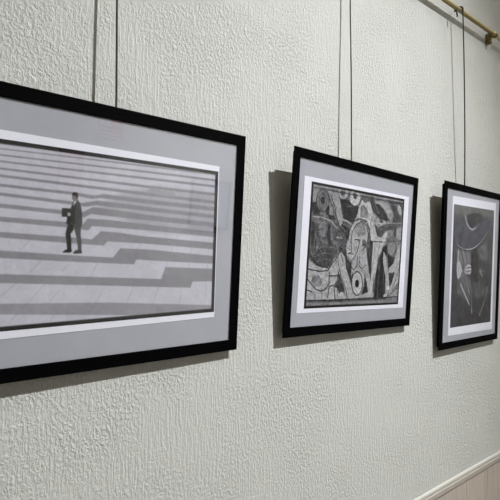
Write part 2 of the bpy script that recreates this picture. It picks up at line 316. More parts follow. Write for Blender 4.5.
  ('P',(118,118,124),2.5,[(-4.0,99.5),(7.7,103.1),(21.5,87.6),(23.1,73.1),(-5.2,73.0)]),
  ('S',(56,56,62),1.6,1.6,1,[(-1.3,73.4),(-3.5,94.8),(7.7,103.1),(21.5,87.6),(27.4,71.0)]),
  ('P',(122,122,128),3,[(22.1,43.8),(21.5,38.5),(18.8,33.6),(14.3,29.6),(8.4,26.8),(1.7,25.5),(-5.1,25.9),(-11.4,27.9),(-16.5,31.3),(-20.1,35.7),(-21.6,40.7),(-21.1,45.9),(-18.5,50.7),(-14.2,54.7),(-8.4,57.6),(-1.8,58.9),(5.1,58.7),(11.5,56.8),(16.7,53.4),(20.4,49.0)]),
  ('S',(42,42,48),2.4,1.8,1,[(-44.1,15.7),(-42.7,39.2),(-31.3,58.9),(-10.8,69.0)]),
  ('S',(42,42,48),2.4,1.8,1,[(-33.9,9.2),(-32.5,32.9),(-19.0,52.8),(-0.2,62.7),(20.8,55.9),(33.7,34.9),(29.5,12.6)]),
  ('S',(46,46,52),2,1.6,1,[(-34.4,13.9),(-29.8,-11.9),(-42.8,-16.0),(-21.6,-16.3)]),
  ('S',(36,36,42),2.6,1.6,1,[(-19.3,18.5),(-1.5,18.1)]),
  ('S',(50,50,56),2,1.6,1,[(-1.5,18.1),(-3.5,-1.2),(-15.3,-20.8),(-27.7,-33.1),(-45.9,-23.1)]),
  ('P',(90,90,96),2,[(25.4,12.4),(25.2,9.7),(24.3,7.3),(22.7,5.3),(20.6,4.0),(18.1,3.5),(15.6,3.8),(13.2,4.9),(11.2,6.6),(9.8,8.9),(9.2,11.5),(9.3,14.1),(10.2,16.5),(11.8,18.5),(13.9,19.8),(16.3,20.4),(18.9,20.1),(21.3,19.0),(23.3,17.3),(24.7,15.0)]),
  ('S',(44,44,50),2,1.8,1,[(9.9,4.3),(25.6,10.0),(23.3,-7.2)]),
  ('P',(54,54,60),2.5,[(-74.1,-2.2),(-51.2,-8.1),(-45.3,-29.0),(-29.1,-37.9),(-22.4,-66.2),(-36.3,-80.5),(-52.1,-36.2),(-76.6,-13.9)]),
  ('P',(52,52,58),2.5,[(45.2,20.8),(63.6,7.0),(74.9,-17.5),(67.1,-65.1),(54.6,-107.4),(37.9,-67.9),(32.8,-19.0)]),
  ('P',(148,148,154),2.5,[(-25.3,-37.8),(-3.8,-18.0),(26.4,2.7),(36.4,-33.6),(62.6,-102.5),(77.3,-120.1),(-28.3,-121.9),(-19.9,-89.9),(-26.2,-66.2)]),
  ('P',(60,60,66),2.5,[(-29.1,-75.7),(-19.2,-59.0),(-20.2,-87.6),(-17.8,-111.4),(-29.1,-113.6),(-38.0,-101.7)]),
  ('S',(48,48,54),2,1.8,1,[(-5.2,-22.8),(-5.0,-44.4),(-17.7,-54.2),(-28.4,-45.0)]),
  ('S',(48,48,54),2,1.8,1,[(4.7,-22.5),(2.9,-44.2),(15.7,-51.2),(28.9,-41.2)]),
  ('P',(165,166,172),2,[(20.2,-86.3),(20.1,-95.0),(17.9,-102.8),(13.9,-108.9),(8.5,-112.8),(2.2,-114.0),(-4.3,-112.6),(-10.4,-108.6),(-15.6,-102.5),(-19.2,-94.8),(-21.1,-86.4),(-20.9,-77.9),(-18.9,-70.3),(-15.0,-64.2),(-9.7,-60.2),(-3.5,-58.8),(3.0,-60.0),(9.2,-63.9),(14.5,-70.0),(18.3,-77.7)]),
  ('S',(40,40,46),2.8,1.8,1,[(21.0,-86.3),(20.9,-95.2),(18.6,-103.2),(14.4,-109.5),(8.8,-113.5),(2.3,-114.8),(-4.5,-113.3),(-10.8,-109.2),(-16.2,-102.9),(-19.9,-95.1),(-21.9,-86.4),(-21.7,-77.7),(-19.5,-69.9),(-15.5,-63.6),(-10.0,-59.5),(-3.6,-58.0),(3.2,-59.3),(9.6,-63.3),(15.1,-69.5),(19.0,-77.5),(21.0,-86.3)]),
  ('P',(34,34,42),1.8,[(7.3,-86.6),(7.2,-89.6),(6.4,-92.3),(4.8,-94.4),(2.8,-95.8),(0.3,-96.2),(-2.2,-95.7),(-4.5,-94.4),(-6.5,-92.2),(-7.9,-89.6),(-8.6,-86.6),(-8.5,-83.7),(-7.6,-81.0),(-6.1,-78.9),(-4.0,-77.5),(-1.6,-77.0),(0.9,-77.5),(3.2,-78.8),(5.2,-80.9),(6.6,-83.6)]),
  ('P',(50,50,56),2,[(27.1,-63.2),(40.0,-87.6),(46.3,-107.3),(18.2,-114.3),(27.9,-90.0)]),
  ('S',(150,150,156),3.5,2,1,[(18.7,-119.1),(46.5,-109.7)]),
  ('P',(152,152,158),2.5,[(-181.5,-31.3),(-157.2,-45.8),(-133.0,-51.9),(-105.5,-49.1),(-93.1,-30.5),(-69.3,-13.6),(-53.3,-24.6),(-47.0,-50.1),(-28.9,-78.1),(-8.9,-121.1),(-62.1,-122.4),(-182.7,-123.3),(-184.5,-68.2)]),
  ('P',(66,66,72),2.5,[(-168.5,-30.9),(-150.6,-10.4),(-123.8,-4.7),(-95.5,-5.6),(-80.2,-14.0),(-96.9,-28.4),(-105.9,-44.6),(-136.7,-49.8),(-160.9,-41.6)]),
  ('S',(108,108,114),1.6,2,1,[(-162.2,-28.4),(-129.4,-18.3),(-97.8,-19.3)]),
  ('S',(96,96,102),1.6,2,1,[(-154.5,-39.2),(-124.7,-31.6),(-103.5,-33.2)]),
  ('S',(36,36,42),2.6,2,1,[(-179.7,-16.1),(-168.3,-33.0),(-147.2,-45.6),(-112.3,-51.5)]),
  ('S',(40,40,46),2.4,1.8,1,[(-189.1,-53.1),(-166.1,-57.0),(-139.1,-59.6),(-111.8,-57.1),(-105.5,-49.1)]),
  ('S',(40,40,46),2.4,1.8,1,[(-180.7,-74.6),(-166.5,-87.6),(-148.8,-99.7),(-131.6,-103.2),(-118.1,-100.0),(-105.3,-87.6),(-106.9,-60.4)]),
  ('S',(40,40,46),2.4,1.8,1,[(-105.5,-49.1),(-89.3,-32.7),(-76.1,-18.5)]),
  ('S',(40,40,46),2.4,1.8,1,[(-105.3,-69.5),(-80.3,-68.5)]),
  ('S',(40,40,46),2.4,1.8,1,[(-104.7,-93.3),(-87.1,-91.0),(-77.3,-80.7),(-76.8,-66.9)]),
  ('S',(40,40,46),2.4,1.8,1,[(-104.6,-94.4),(-107.5,-119.3)]),
  ('S',(40,40,46),2.4,1.8,1,[(-178.3,-100.6),(-161.6,-105.1)]),
  ('S',(40,40,46),2.4,1.8,1,[(-86.8,-94.5),(-80.5,-122.1)]),
  ('S',(40,40,46),2.4,1.8,1,[(-68.8,-18.2),(-59.6,-36.4)]),
  ('P',(62,62,68),2.2,[(-76.2,-55.3),(-63.3,-73.7),(-45.5,-101.6),(-47.9,-115.7),(-62.6,-117.8),(-75.7,-96.8),(-86.8,-94.5),(-73.9,-78.4)]),
  ('P',(160,160,166),1.8,[(-48.5,-113.3),(-48.7,-115.5),(-49.8,-117.4),(-51.7,-119.0),(-54.1,-119.9),(-56.8,-120.2),(-59.6,-119.8),(-62.2,-118.8),(-64.3,-117.2),(-65.8,-115.2),(-66.4,-113.1),(-66.2,-110.9),(-65.1,-109.0),(-63.3,-107.5),(-60.9,-106.5),(-58.2,-106.2),(-55.4,-106.6),(-52.8,-107.6),(-50.7,-109.2),(-49.2,-111.1)]),
  ('S',(50,50,56),1.6,1.6,1,[(-69.8,-120.0),(-75.2,-101.4),(-65.1,-92.2),(-49.1,-104.0)]),
  ('S',(40,40,46),2,1.8,1,[(-78.0,-36.9),(-63.8,-69.0),(-41.8,-101.7),(-36.1,-120.6)]),
  ('P',(120,120,128),4,[(-130.3,-80.9),(-130.7,-85.0),(-132.8,-88.8),(-136.3,-91.7),(-140.8,-93.6),(-146.0,-94.2),(-151.2,-93.6),(-156.0,-91.7),(-160.0,-88.8),(-162.7,-85.1),(-163.8,-81.0),(-163.4,-77.0),(-161.4,-73.3),(-158.0,-70.3),(-153.6,-68.4),(-148.5,-67.7),(-143.2,-68.3),(-138.3,-70.1),(-134.3,-73.1),(-131.5,-76.8)]),
  ('P',(112,112,118),3,[(37.9,128.4),(172.4,130.8),(174.5,70.5),(114.4,65.7),(59.9,81.3)]),
  ('P',(72,72,78),3,[(98.5,127.8),(172.5,129.5),(173.9,75.7),(132.5,67.2),(138.8,93.5),(118.0,114.6)]),
  ('P',(150,150,156),2.5,[(171.4,108.0),(173.2,103.8),(174.0,99.8),(173.7,96.4),(172.4,94.0),(170.2,92.8),(167.3,92.9),(164.0,94.4),(160.7,96.9),(157.6,100.4),(155.0,104.5),(153.3,108.7),(152.5,112.7),(152.8,116.0),(154.1,118.4),(156.2,119.6),(159.1,119.5),(162.4,118.1),(165.7,115.6),(168.8,112.1)]),
  ('S',(120,120,126),1.5,2,1,[(113.2,116.7),(155.0,115.9)]),
  ('P',(142,142,148),2.2,[(46.5,87.5),(78.1,72.9),(104.9,70.1),(105.5,65.0),(80.0,55.5),(50.4,50.8),(39.5,74.5)]),
  ('P',(54,54,60),2.2,[(27.4,129.6),(46.4,128.1),(55.7,100.7),(81.3,83.2),(109.1,73.0),(96.1,69.3),(68.7,79.6),(41.3,96.8)]),
  ('P',(140,140,146),2.2,[(56.1,116.8),(79.8,121.2),(104.4,115.2),(126.7,102.7),(135.8,87.0),(125.0,76.8),(103.5,82.6),(79.2,103.1),(59.5,108.5)]),
  ('P',(50,50,57),2.2,[(52.5,110.3),(69.5,112.1),(88.0,102.7),(107.4,88.1),(117.9,75.0),(100.2,72.2),(72.6,83.7),(53.8,98.1)]),
  ('P',(150,150,156),2,[(104.1,68.7),(103.5,66.6),(101.4,64.6),(97.8,62.9),(93.2,61.6),(88.1,60.9),(83.0,60.8),(78.3,61.4),(74.5,62.5),(72.0,64.1),(71.0,66.0),(71.6,68.1),(73.7,70.1),(77.2,71.8),(81.7,73.1),(86.7,73.9),(91.9,74.0),(96.6,73.4),(100.5,72.3),(103.1,70.7)]),
  ('P',(62,62,68),1.8,[(93.7,70.4),(93.4,69.4),(92.3,68.4),(90.4,67.5),(88.0,66.8),(85.3,66.5),(82.6,66.4),(80.2,66.7),(78.2,67.2),(76.9,68.0),(76.3,69.0),(76.6,70.0),(77.8,71.0),(79.6,71.9),(82.0,72.5),(84.6,72.9),(87.3,73.0),(89.8,72.7),(91.8,72.2),(93.2,71.4)]),
  ('S',(46,46,52),1.8,1.6,1,[(70.6,62.3),(84.3,55.8),(101.6,59.6),(104.9,70.1)]),
  ('P',(110,110,116),3,[(97.2,59.3),(179.8,65.6),(181.0,-29.4),(149.8,-45.9),(105.5,-16.3)]),
  ('P',(76,76,82),2.5,[(55.7,61.1),(75.8,53.9),(106.1,58.7),(170.3,64.9),(143.4,52.5),(107.4,47.4),(91.1,33.6),(78.5,29.0),(64.2,41.9)]),
  ('P',(158,159,165),2.2,[(42.3,47.7),(54.6,51.1),(69.5,32.2),(87.3,28.3),(105.3,45.9),(116.5,46.7),(109.6,27.1),(95.0,-1.6),(79.7,-22.3),(74.9,-57.5),(62.8,-105.0),(54.4,-104.9),(54.1,-23.2),(54.9,9.0)]),
  ('S',(50,50,56),2.2,1.8,1,[(49.8,17.4),(97.2,18.8)]),
  ('S',(64,64,70),1.6,1.8,1,[(101.6,19.0),(179.5,26.0)]),
  ('S',(176,176,182),1.2,1.6,0.7,[(20.3,60.7),(105.3,66.3),(178.9,73.5)]),
  ('S',(170,170,176),1.2,1.6,0.35,[(-172.6,47.4),(-115.2,50.9)]),
  ('S',(56,56,62),2,1.8,1,[(157.6,9.1),(157.5,1.4),(155.2,-5.6),(151.2,-11.2),(145.8,-14.9),(139.5,-16.4),(133.0,-15.4),(126.9,-12.2),(121.8,-7.0),(118.2,-0.3),(116.3,7.1),(116.5,14.6),(118.6,21.5),(122.5,27.1),(127.8,30.9),(134.0,32.5),(140.6,31.7),(146.7,28.5),(152.0,23.4),(155.7,16.7),(157.6,9.1)]),
  ('P',(124,124,130),3,[(151.2,3.6),(151.1,-1.3),(149.6,-5.7),(146.9,-9.2),(143.3,-11.6),(139.1,-12.5),(134.7,-11.9),(130.7,-9.9),(127.3,-6.6),(124.9,-2.4),(123.7,2.3),(123.8,7.1),(125.3,11.4),(127.9,15.0),(131.5,17.4),(135.6,18.4),(140.0,17.8),(144.1,15.8),(147.5,12.6),(150.0,8.3)]),
  ('P',(60,60,66),2.2,[(142.8,57.6),(156.2,63.8),(154.4,37.6),(145.7,31.9)]),
  ('P',(138,138,144),2.2,[(156.7,58.6),(180.4,60.4),(179.2,28.6),(155.0,32.4)]),
  ('P',(40,40,46),2.5,[(98.8,3.7),(115.5,14.7),(120.9,-13.2),(109.4,-31.5),(119.7,-64.5),(130.8,-123.6),(69.0,-122.5),(74.1,-90.1),(78.1,-47.4)]),
  ('S',(98,98,104),1.6,1.8,1,[(89.5,-32.1),(85.7,-77.5),(88.4,-122.8)]),
  ('S',(80,80,86),1.6,1.8,1,[(67.1,-65.1),(64.2,-117.4)]),
  ('P',(150,151,157),2.2,[(101.9,-3.8),(114.4,-16.0),(126.8,-46.4),(136.5,-92.7),(130.5,-121.0),(121.4,-120.9),(118.3,-72.2),(102.7,-31.7)]),
  ('P',(44,44,50),2.2,[(120.6,-10.6),(137.5,-19.0),(155.9,-17.1),(144.6,-40.8),(126.8,-46.4)]),
  ('P',(152,152,158),2.2,[(166.8,12.2),(180.4,18.1),(183.4,-29.3),(177.5,-82.2),(135.4,-123.7),(136.5,-92.7),(156.8,-66.6),(155.6,-56.2),(128.2,-59.2),(131.3,-46.3),(153.0,-32.8)]),
  ('P',(48,48,54),2,[(135.4,-61.7),(158.2,-58.8),(151.2,-79.7),(139.4,-97.9)]),
  ('S',(48,48,54),2,1.8,1,[(183.7,-32.0),(170.9,-66.5),(151.5,-103.2)]),
  ('P',(138,138,144),2.2,[(180.5,-87.5),(179.9,-124.5),(126.5,-126.1),(147.7,-110.9)]),
  ('S',(44,44,50),2,1.8,1,[(183.5,-92.8),(143.4,-113.5),(126.2,-123.5)]),
  ('P',(185,185,190),1.8,[(138.0,-97.9),(137.9,-99.5),(137.3,-100.9),(136.2,-102.1),(134.7,-102.8),(133.1,-103.0),(131.3,-102.7),(129.7,-102.0),(128.4,-100.9),(127.5,-99.4),(127.0,-97.8),(127.1,-96.2),(127.7,-94.8),(128.8,-93.7),(130.3,-92.9),(131.9,-92.7),(133.6,-92.9),(135.3,-93.7),(136.6,-94.8),(137.5,-96.3)]),
  ('P',(175,175,180),1.8,[(128.4,-118.4),(128.2,-120.2),(127.4,-121.7),(125.9,-123.0),(124.0,-123.7),(121.8,-124.0),(119.5,-123.6),(117.4,-122.8),(115.7,-121.5),(114.5,-119.9),(114.0,-118.2),(114.1,-116.5),(115.0,-114.9),(116.4,-113.7),(118.3,-112.9),(120.5,-112.7),(122.8,-113.0),(124.9,-113.8),(126.6,-115.1),(127.8,-116.7)]),
  ('S',(60,60,66),1.5,1.8,0.8,[(-171.0,30.1),(-154.3,29.1),(-134.7,37.1)]),
  ('S',(60,60,66),1.5,1.8,0.8,[(-145.1,3.1),(-124.0,-2.4),(-107.3,5.2)]),
  ('S',(60,60,66),1.5,1.8,0.8,[(-150.1,-14.8),(-127.0,-7.1),(-98.6,-10.3)]),
  ('S',(60,60,66),1.5,1.8,0.8,[(-58.2,24.1),(-52.1,1.2),(-36.0,-7.4)]),
  ('S',(60,60,66),1.5,1.8,0.8,[(-75.7,-23.1),(-85.2,-37.2),(-94.6,-51.1)]),
  ('S',(60,60,66),1.5,1.8,0.8,[(-166.7,-85.4),(-161.4,-72.3)]),
  ('S',(60,60,66),1.5,1.8,0.8,[(-144.9,-69.9),(-129.6,-87.6)]),
  ('S',(60,60,66),1.5,1.8,0.8,[(16.5,96.8),(30.7,78.7),(41.6,55.1)]),
  ('S',(60,60,66),1.5,1.8,0.8,[(63.1,11.9),(62.6,-22.9),(53.6,-57.9)]),
  ('S',(60,60,66),1.5,1.8,0.8,[(83.8,20.6),(78.1,-7.3)]),
  ('S',(60,60,66),1.5,1.8,0.8,[(108.8,116.2),(123.7,105.0)]),
  ('S',(60,60,66),1.5,1.8,0.8,[(106.8,52.4),(126.8,35.9),(124.2,17.7)]),
  ('S',(60,60,66),1.5,1.8,0.8,[(156.8,16.9),(163.5,-1.1),(151.2,-17.2)]),
  ('S',(60,60,66),1.5,1.8,0.8,[(-21.4,0.3),(-12.1,-13.5)]),
  ('S',(60,60,66),1.5,1.8,0.8,[(4.4,57.0),(14.0,43.2)]),
  ('S',(60,60,66),1.5,1.8,0.8,[(-19.2,-97.1),(-9.9,-111.5)]),
  ('S',(60,60,66),1.5,1.8,0.8,[(-128.8,-96.5),(-126.4,-121.2)]),
  ('S',(60,60,66),1.5,1.8,0.8,[(-155.0,-105.2),(-150.2,-120.7)]),
  ('S',(150,150,156),1.4,1.8,0.7,[(-105.3,21.2),(-85.2,-0.5),(-79.3,-23.2)]),
  ('S',(150,150,156),1.4,1.8,0.7,[(47.8,114.7),(72.2,87.4)]),
  ('S',(150,150,156),1.4,1.8,0.7,[(80.8,-32.3),(92.2,-57.2)]),
  ('S',(150,150,156),1.4,1.8,0.7,[(104.4,-46.9),(113.3,-87.5)]),
  ('S',(150,150,156),1.4,1.8,0.7,[(-44.6,-36.0),(-35.1,-54.6)]),
  ('S',(150,150,156),1.4,1.8,0.7,[(150.3,115.4),(148.0,94.4)]),
  ('S',(150,150,156),1.4,1.8,0.7,[(165.6,64.5),(169.1,33.3)]),
  ('S',(150,150,156),1.4,1.8,0.7,[(-157.8,-4.1),(-136.4,-16.4)]),
  ('S',(150,150,156),1.4,1.8,0.7,[(-75.2,46.1),(-55.4,33.6)]),
  ('S',(150,150,156),1.4,1.8,0.7,[(-32.9,37.5),(-36.5,16.1)]),
  ('S',(150,150,156),1.4,1.8,0.7,[(38.5,5.7),(45.2,-18.6)]),
  ('S',(46,46,52),3,2,1,[(-189.1,-123.2),(-98.1,-125.1),(35.6,-124.3),(191.5,-120.7)]),
  ('P',(118,118,124),1.8,[(-191.8,-128.5),(-61.4,-130.3),(192.1,-126.3),(193.6,-139.4),(-60.3,-141.1),(-190.6,-141.5)]),
  ('S',(150,151,156),1.8,1.6,1,[(-180.1,126.9),(-122.6,127.2),(-49.8,127.5),(72.1,127.8),(182.3,128.5)]),
  ('S',(60,60,66),2,1.6,1,[(-179.6,121.8),(-86.4,122.2),(64.0,122.7),(178.0,123.5)]),
  ('S',(125,125,130),1.2,1.6,1,[(-184.7,124.1),(-183.9,46.4),(-182.8,-122.2)]),
 ],
 2: [
  ('P',(88,89,88),14,[(-179.2,199.1),(189.6,208.4),(193.1,167.4),(-163.5,153.1)]),
  ('P',(66,68,76),7,[(-149.3,130.3),(-92.9,146.4),(-32.4,147.7),(23.6,155.0),(98.1,157.1),(122.7,142.2),(105.2,117.7),(66.0,86.1),(23.5,66.5),(-25.1,55.3),(-72.7,55.2),(-105.9,60.2),(-139.1,77.0)]),
  ('P',(57,58,63),8,[(-66.8,151.5),(-20.1,167.6),(36.8,172.1),(60.5,154.4),(25.4,132.6),(-30.2,119.6)]),
  ('S',(104,106,112),4.5,8,0.8,[(-67.7,163.8),(-59.1,139.6),(-44.1,121.9),(-15.8,114.1),(11.9,122.1),(32.2,139.5)]),
  ('S',(178,180,186),2.2,3,0.95,[(-63.0,154.8),(-53.2,133.8),(-32.9,119.4),(-12.4,114.9),(8.3,121.9)]),
  ('S',(120,122,128),1.6,4,0.5,[(-70.9,169.7),(-63.8,148.6)]),
  ('S',(60,61,66),3,5,0.6,[(-76.5,147.6),(-57.6,121.0),(-22.0,104.3),(12.6,112.5)]),
  ('S',(84,86,92),5,9,0.4,[(0.2,89.5),(48.9,114.6),(76.5,142.4)]),
  ('P',(92,92,95),10,[(-111.4,47.8),(-72.0,46.0),(-24.2,44.2),(-14.8,12.9),(-39.2,-28.2),(-77.6,-52.8),(-105.1,-34.2)]),
  ('P',(50,50,54),6,[(-17.8,50.8),(17.0,58.2),(33.5,33.0),(40.5,-54.3),(22.6,-102.2),(-5.5,-60.0)]),
  ('P',(84,84,87),15,[(31.4,58.7),(88.9,83.8),(111.0,48.1),(98.4,14.6),(48.9,23.6)]),
  ('S',(150,150,154),2.6,5,0.7,[(63.9,66.4),(78.2,47.2)]),
  ('S',(140,140,144),2.2,4,0.6,[(88.5,50.8),(97.5,34.5)]),
  ('S',(56,56,60),2.2,3.5,0.8,[(43.5,44.6),(69.1,48.2)]),
  ('S',(60,60,64),2,3.5,0.6,[(84.6,42.7),(107.4,44.7)]),
  ('S',(58,58,62),2.2,4,0.7,[(40.7,33.1),(54.4,0.9),(81.0,-5.4)]),
  ('S',(104,104,108),2.5,6,0.6,[(63.4,27.1),(72.4,7.6)]),
  ('S',(138,138,143),5,12,0.95,[(52.0,-15.4),(68.2,-31.7)]),
  ('S',(120,120,125),6,14,0.8,[(51.7,-12.1),(82.0,-16.9)]),
  ('P',(70,70,73),14,[(4.5,-53.8),(84.5,-48.2),(106.0,-78.3),(66.6,-103.6),(15.0,-95.6)]),
  ('S',(54,54,58),2.6,5,0.7,[(-2.5,-53.7),(40.1,-49.4),(92.6,-54.9)]),
  ('S',(168,168,172),3.6,5,0.9,[(-101.1,48.2),(-102.6,17.6),(-94.3,-6.7)]),
  ('P',(138,138,143),6,[(-109.9,11.4),(-89.3,13.3),(-77.2,-6.6),(-70.6,-14.3),(-82.1,-28.1),(-91.7,-40.4),(-103.6,-37.2),(-109.3,-12.9)]),
  ('S',(96,96,100),1.6,3,0.7,[(-103.6,-3.7),(-84.4,-15.9)]),
  ('S',(104,104,108),1.4,3,0.6,[(-103.5,-22.0),(-88.5,-31.2)]),
  ('S',(50,50,54),3.4,3.5,0.95,[(-86.7,48.6),(-73.2,27.4),(-63.5,5.9),(-70.3,-9.6)]),
  ('S',(150,150,154),2.2,3.5,0.85,[(-76.2,48.9),(-62.7,30.7),(-51.9,12.3)]),
  ('S',(58,58,62),2.2,3,0.8,[(-58.7,47.9),(-46.3,28.0),(-42.1,9.3)]),
  ('S',(126,126,130),2,3.5,0.7,[(-45.1,46.8),(-34.0,28.3),(-31.4,12.6)]),
  ('S',(112,112,116),1.8,3.5,0.6,[(-24.5,47.4),(-18.6,25.4)]),
  ('P',(122,122,127),3.5,[(-59.4,-12.7),(-50.8,-2.0),(-37.7,5.0),(-21.3,6.5),(-12.4,0.2),(-9.4,-20.0),(-22.8,-27.0),(-43.6,-24.5),(-57.4,-20.7)]),
  ('S',(186,186,190),1.8,2,0.9,[(-40.0,-0.0),(-18.1,1.4)]),
  ('S',(184,184,188),1.8,2,0.9,[(-43.2,-12.0),(-14.4,-10.5)]),
  ('S',(170,170,174),1.6,2,0.8,[(-42.4,-22.0),(-20.4,-21.9)]),
  ('S',(62,62,66),1.6,2,0.9,[(-41.0,-5.7),(-10.7,-4.2)]),
  ('S',(62,62,66),1.6,2,0.9,[(-44.2,-17.0),(-9.8,-15.6)]),
  ('S',(58,58,62),2.6,3,0.7,[(-67.0,-0.3),(-65.8,-15.8),(-55.4,-29.7),(-32.0,-32.9)]),
  ('P',(78,78,81),9,[(-98.0,-43.4),(-66.0,-31.3),(-17.8,-37.7),(-0.8,-76.0),(-18.5,-116.7),(-67.4,-99.3),(-101.7,-79.9)]),
  ('S',(176,176,180),3.4,4.5,0.95,[(-80.0,-55.8),(-59.7,-77.9),(-36.2,-101.9),(-16.7,-121.5)]),
  ('S',(140,140,144),1.8,4.5,0.6,[(-1.5,-31.5),(0.6,-76.1),(-0.4,-107.8)]),
  ('S',(160,160,164),2.4,4.5,0.75,[(0.1,-104.7),(-0.3,-126.9),(4.3,-149.4)]),
  ('S',(150,150,154),2,4.5,0.7,[(-45.5,-34.5),(-34.0,-59.6),(-21.2,-81.9)]),
  ('S',(120,120,124),2,4.5,0.6,[(-64.6,-31.3),(-75.4,-46.7),(-70.3,-62.2)]),
  ('S',(110,110,114),1.6,4.5,0.5,[(-58.3,-43.7),(-42.6,-72.0),(-23.5,-97.6)]),
  ('S',(128,128,132),3.4,4.5,0.45,[(-95.0,-31.2),(-97.9,-61.7),(-90.3,-92.5),(-78.0,-132.9)]),
  ('S',(118,118,122),2.4,4.5,0.3,[(-105.3,-49.4),(-102.0,-92.1)]),
  ('S',(112,112,116),2.6,4.5,0.3,[(-69.6,-105.4),(-64.5,-136.6)]),
  ('S',(158,158,162),3.2,4.5,0.8,[(110.6,-68.4),(101.0,-101.4),(82.2,-130.5),(57.7,-158.7)]),
  ('S',(120,120,124),3,4.5,0.35,[(95.1,-84.7),(78.9,-117.2)]),
  ('S',(100,100,104),2,4.5,0.35,[(26.2,-57.3),(36.6,-96.2)]),
  ('S',(44,44,48),1.8,3,0.7,[(-68.3,-52.9),(-49.1,-75.0),(-22.5,-100.8)]),
  ('S',(44,44,48),1.8,3,0.7,[(-15.0,-37.8),(-10.1,-82.2),(-12.3,-107.4)]),
  ('S',(44,44,48),1.8,3,0.7,[(-83.0,-68.1),(-60.9,-96.4),(-38.7,-122.2)]),
  ('S',(44,44,48),1.8,3,0.7,[(-30.4,-53.4),(-14.7,-94.7)]),
  ('S',(200,200,204),2,2.6,0.7,[(-26.6,-75.5),(-21.1,-83.8)]),
  ('S',(196,196,200),2,2.6,0.7,[(1.4,-138.5),(4.2,-148.2)]),
  ('S',(150,152,158),1.7,2.4,0.9,[(-110.1,64.6),(-92.7,57.6),(-65.8,53.0),(-38.6,51.4),(-11.1,54.8),(16.6,62.7),(41.1,74.0)]),
  ('S',(182,184,190),1.8,2.4,0.8,[(-52.2,51.5),(-11.1,54.8),(23.6,65.5),(51.7,79.6),(75.8,95.1),(94.0,113.8)]),
  ('S',(120,122,128),1.4,2.6,0.5,[(-129.4,83.5),(-110.1,64.6)]),
 ],
}

def seg_dist(X, Y, a, b):
    dx, dy = b[0] - a[0], b[1] - a[1]; q = dx * dx + dy * dy + 1e-9
    t = np.clip(((X - a[0]) * dx + (Y - a[1]) * dy) / q, 0, 1)
    return np.hypot(X - a[0] - t * dx, Y - a[1] - t * dy)

def paint(X, Y, img, ops):
    for o in ops:
        pts = o[-1]; c = np.array(o[1], float)
        pad = 12 if o[0] == 'P' else o[2] + 12
        xs = [p[0] for p in pts]; ys = [p[1] for p in pts]
        k = np.nonzero((X > min(xs) - pad) & (X < max(xs) + pad) & (Y > min(ys) - pad) & (Y < max(ys) + pad))[0]
        if not len(k): continue
        x, y = X[k], Y[k]
        if o[0] == 'P':
            soft = o[2]; d = np.full(len(k), 1e9); ins = np.zeros(len(k), bool)
            for a, b in zip(pts, pts[1:] + pts[:1]):
                d = np.minimum(d, seg_dist(x, y, a, b))
                if a[1] != b[1]:
                    ins ^= ((a[1] > y) != (b[1] > y)) & (x < (b[0] - a[0]) * (y - a[1]) / (b[1] - a[1]) + a[0])
            al = np.clip(.5 + np.where(ins, d, -d) / soft, 0, 1)
        else:
            w, soft, amt = o[2], o[3], o[4]; d = np.full(len(k), 1e9)
            for a, b in zip(pts, pts[1:]): d = np.minimum(d, seg_dist(x, y, a, b))
            al = np.clip(.5 + (w / 2 - d) / soft, 0, 1) * amt
        al = (al * al * (3 - 2 * al))[:, None]
        img[k] = img[k] * (1 - al) + c * al
    return img

def value_noise(X, Y, s, seed):
    r = np.random.RandomState(seed).rand(256, 256)
    u, v = X / s + 300, Y / s + 300
    i, j = np.floor(u).astype(int), np.floor(v).astype(int); fu, fv = u - i, v - j
    fu = fu * fu * (3 - 2 * fu); fv = fv * fv * (3 - 2 * fv); g = lambda a, b: r[a % 256, b % 256]
    return (g(i, j) * (1 - fu) + g(i + 1, j) * fu) * (1 - fv) + (g(i, j + 1) * (1 - fu) + g(i + 1, j + 1) * fu) * fv - .5

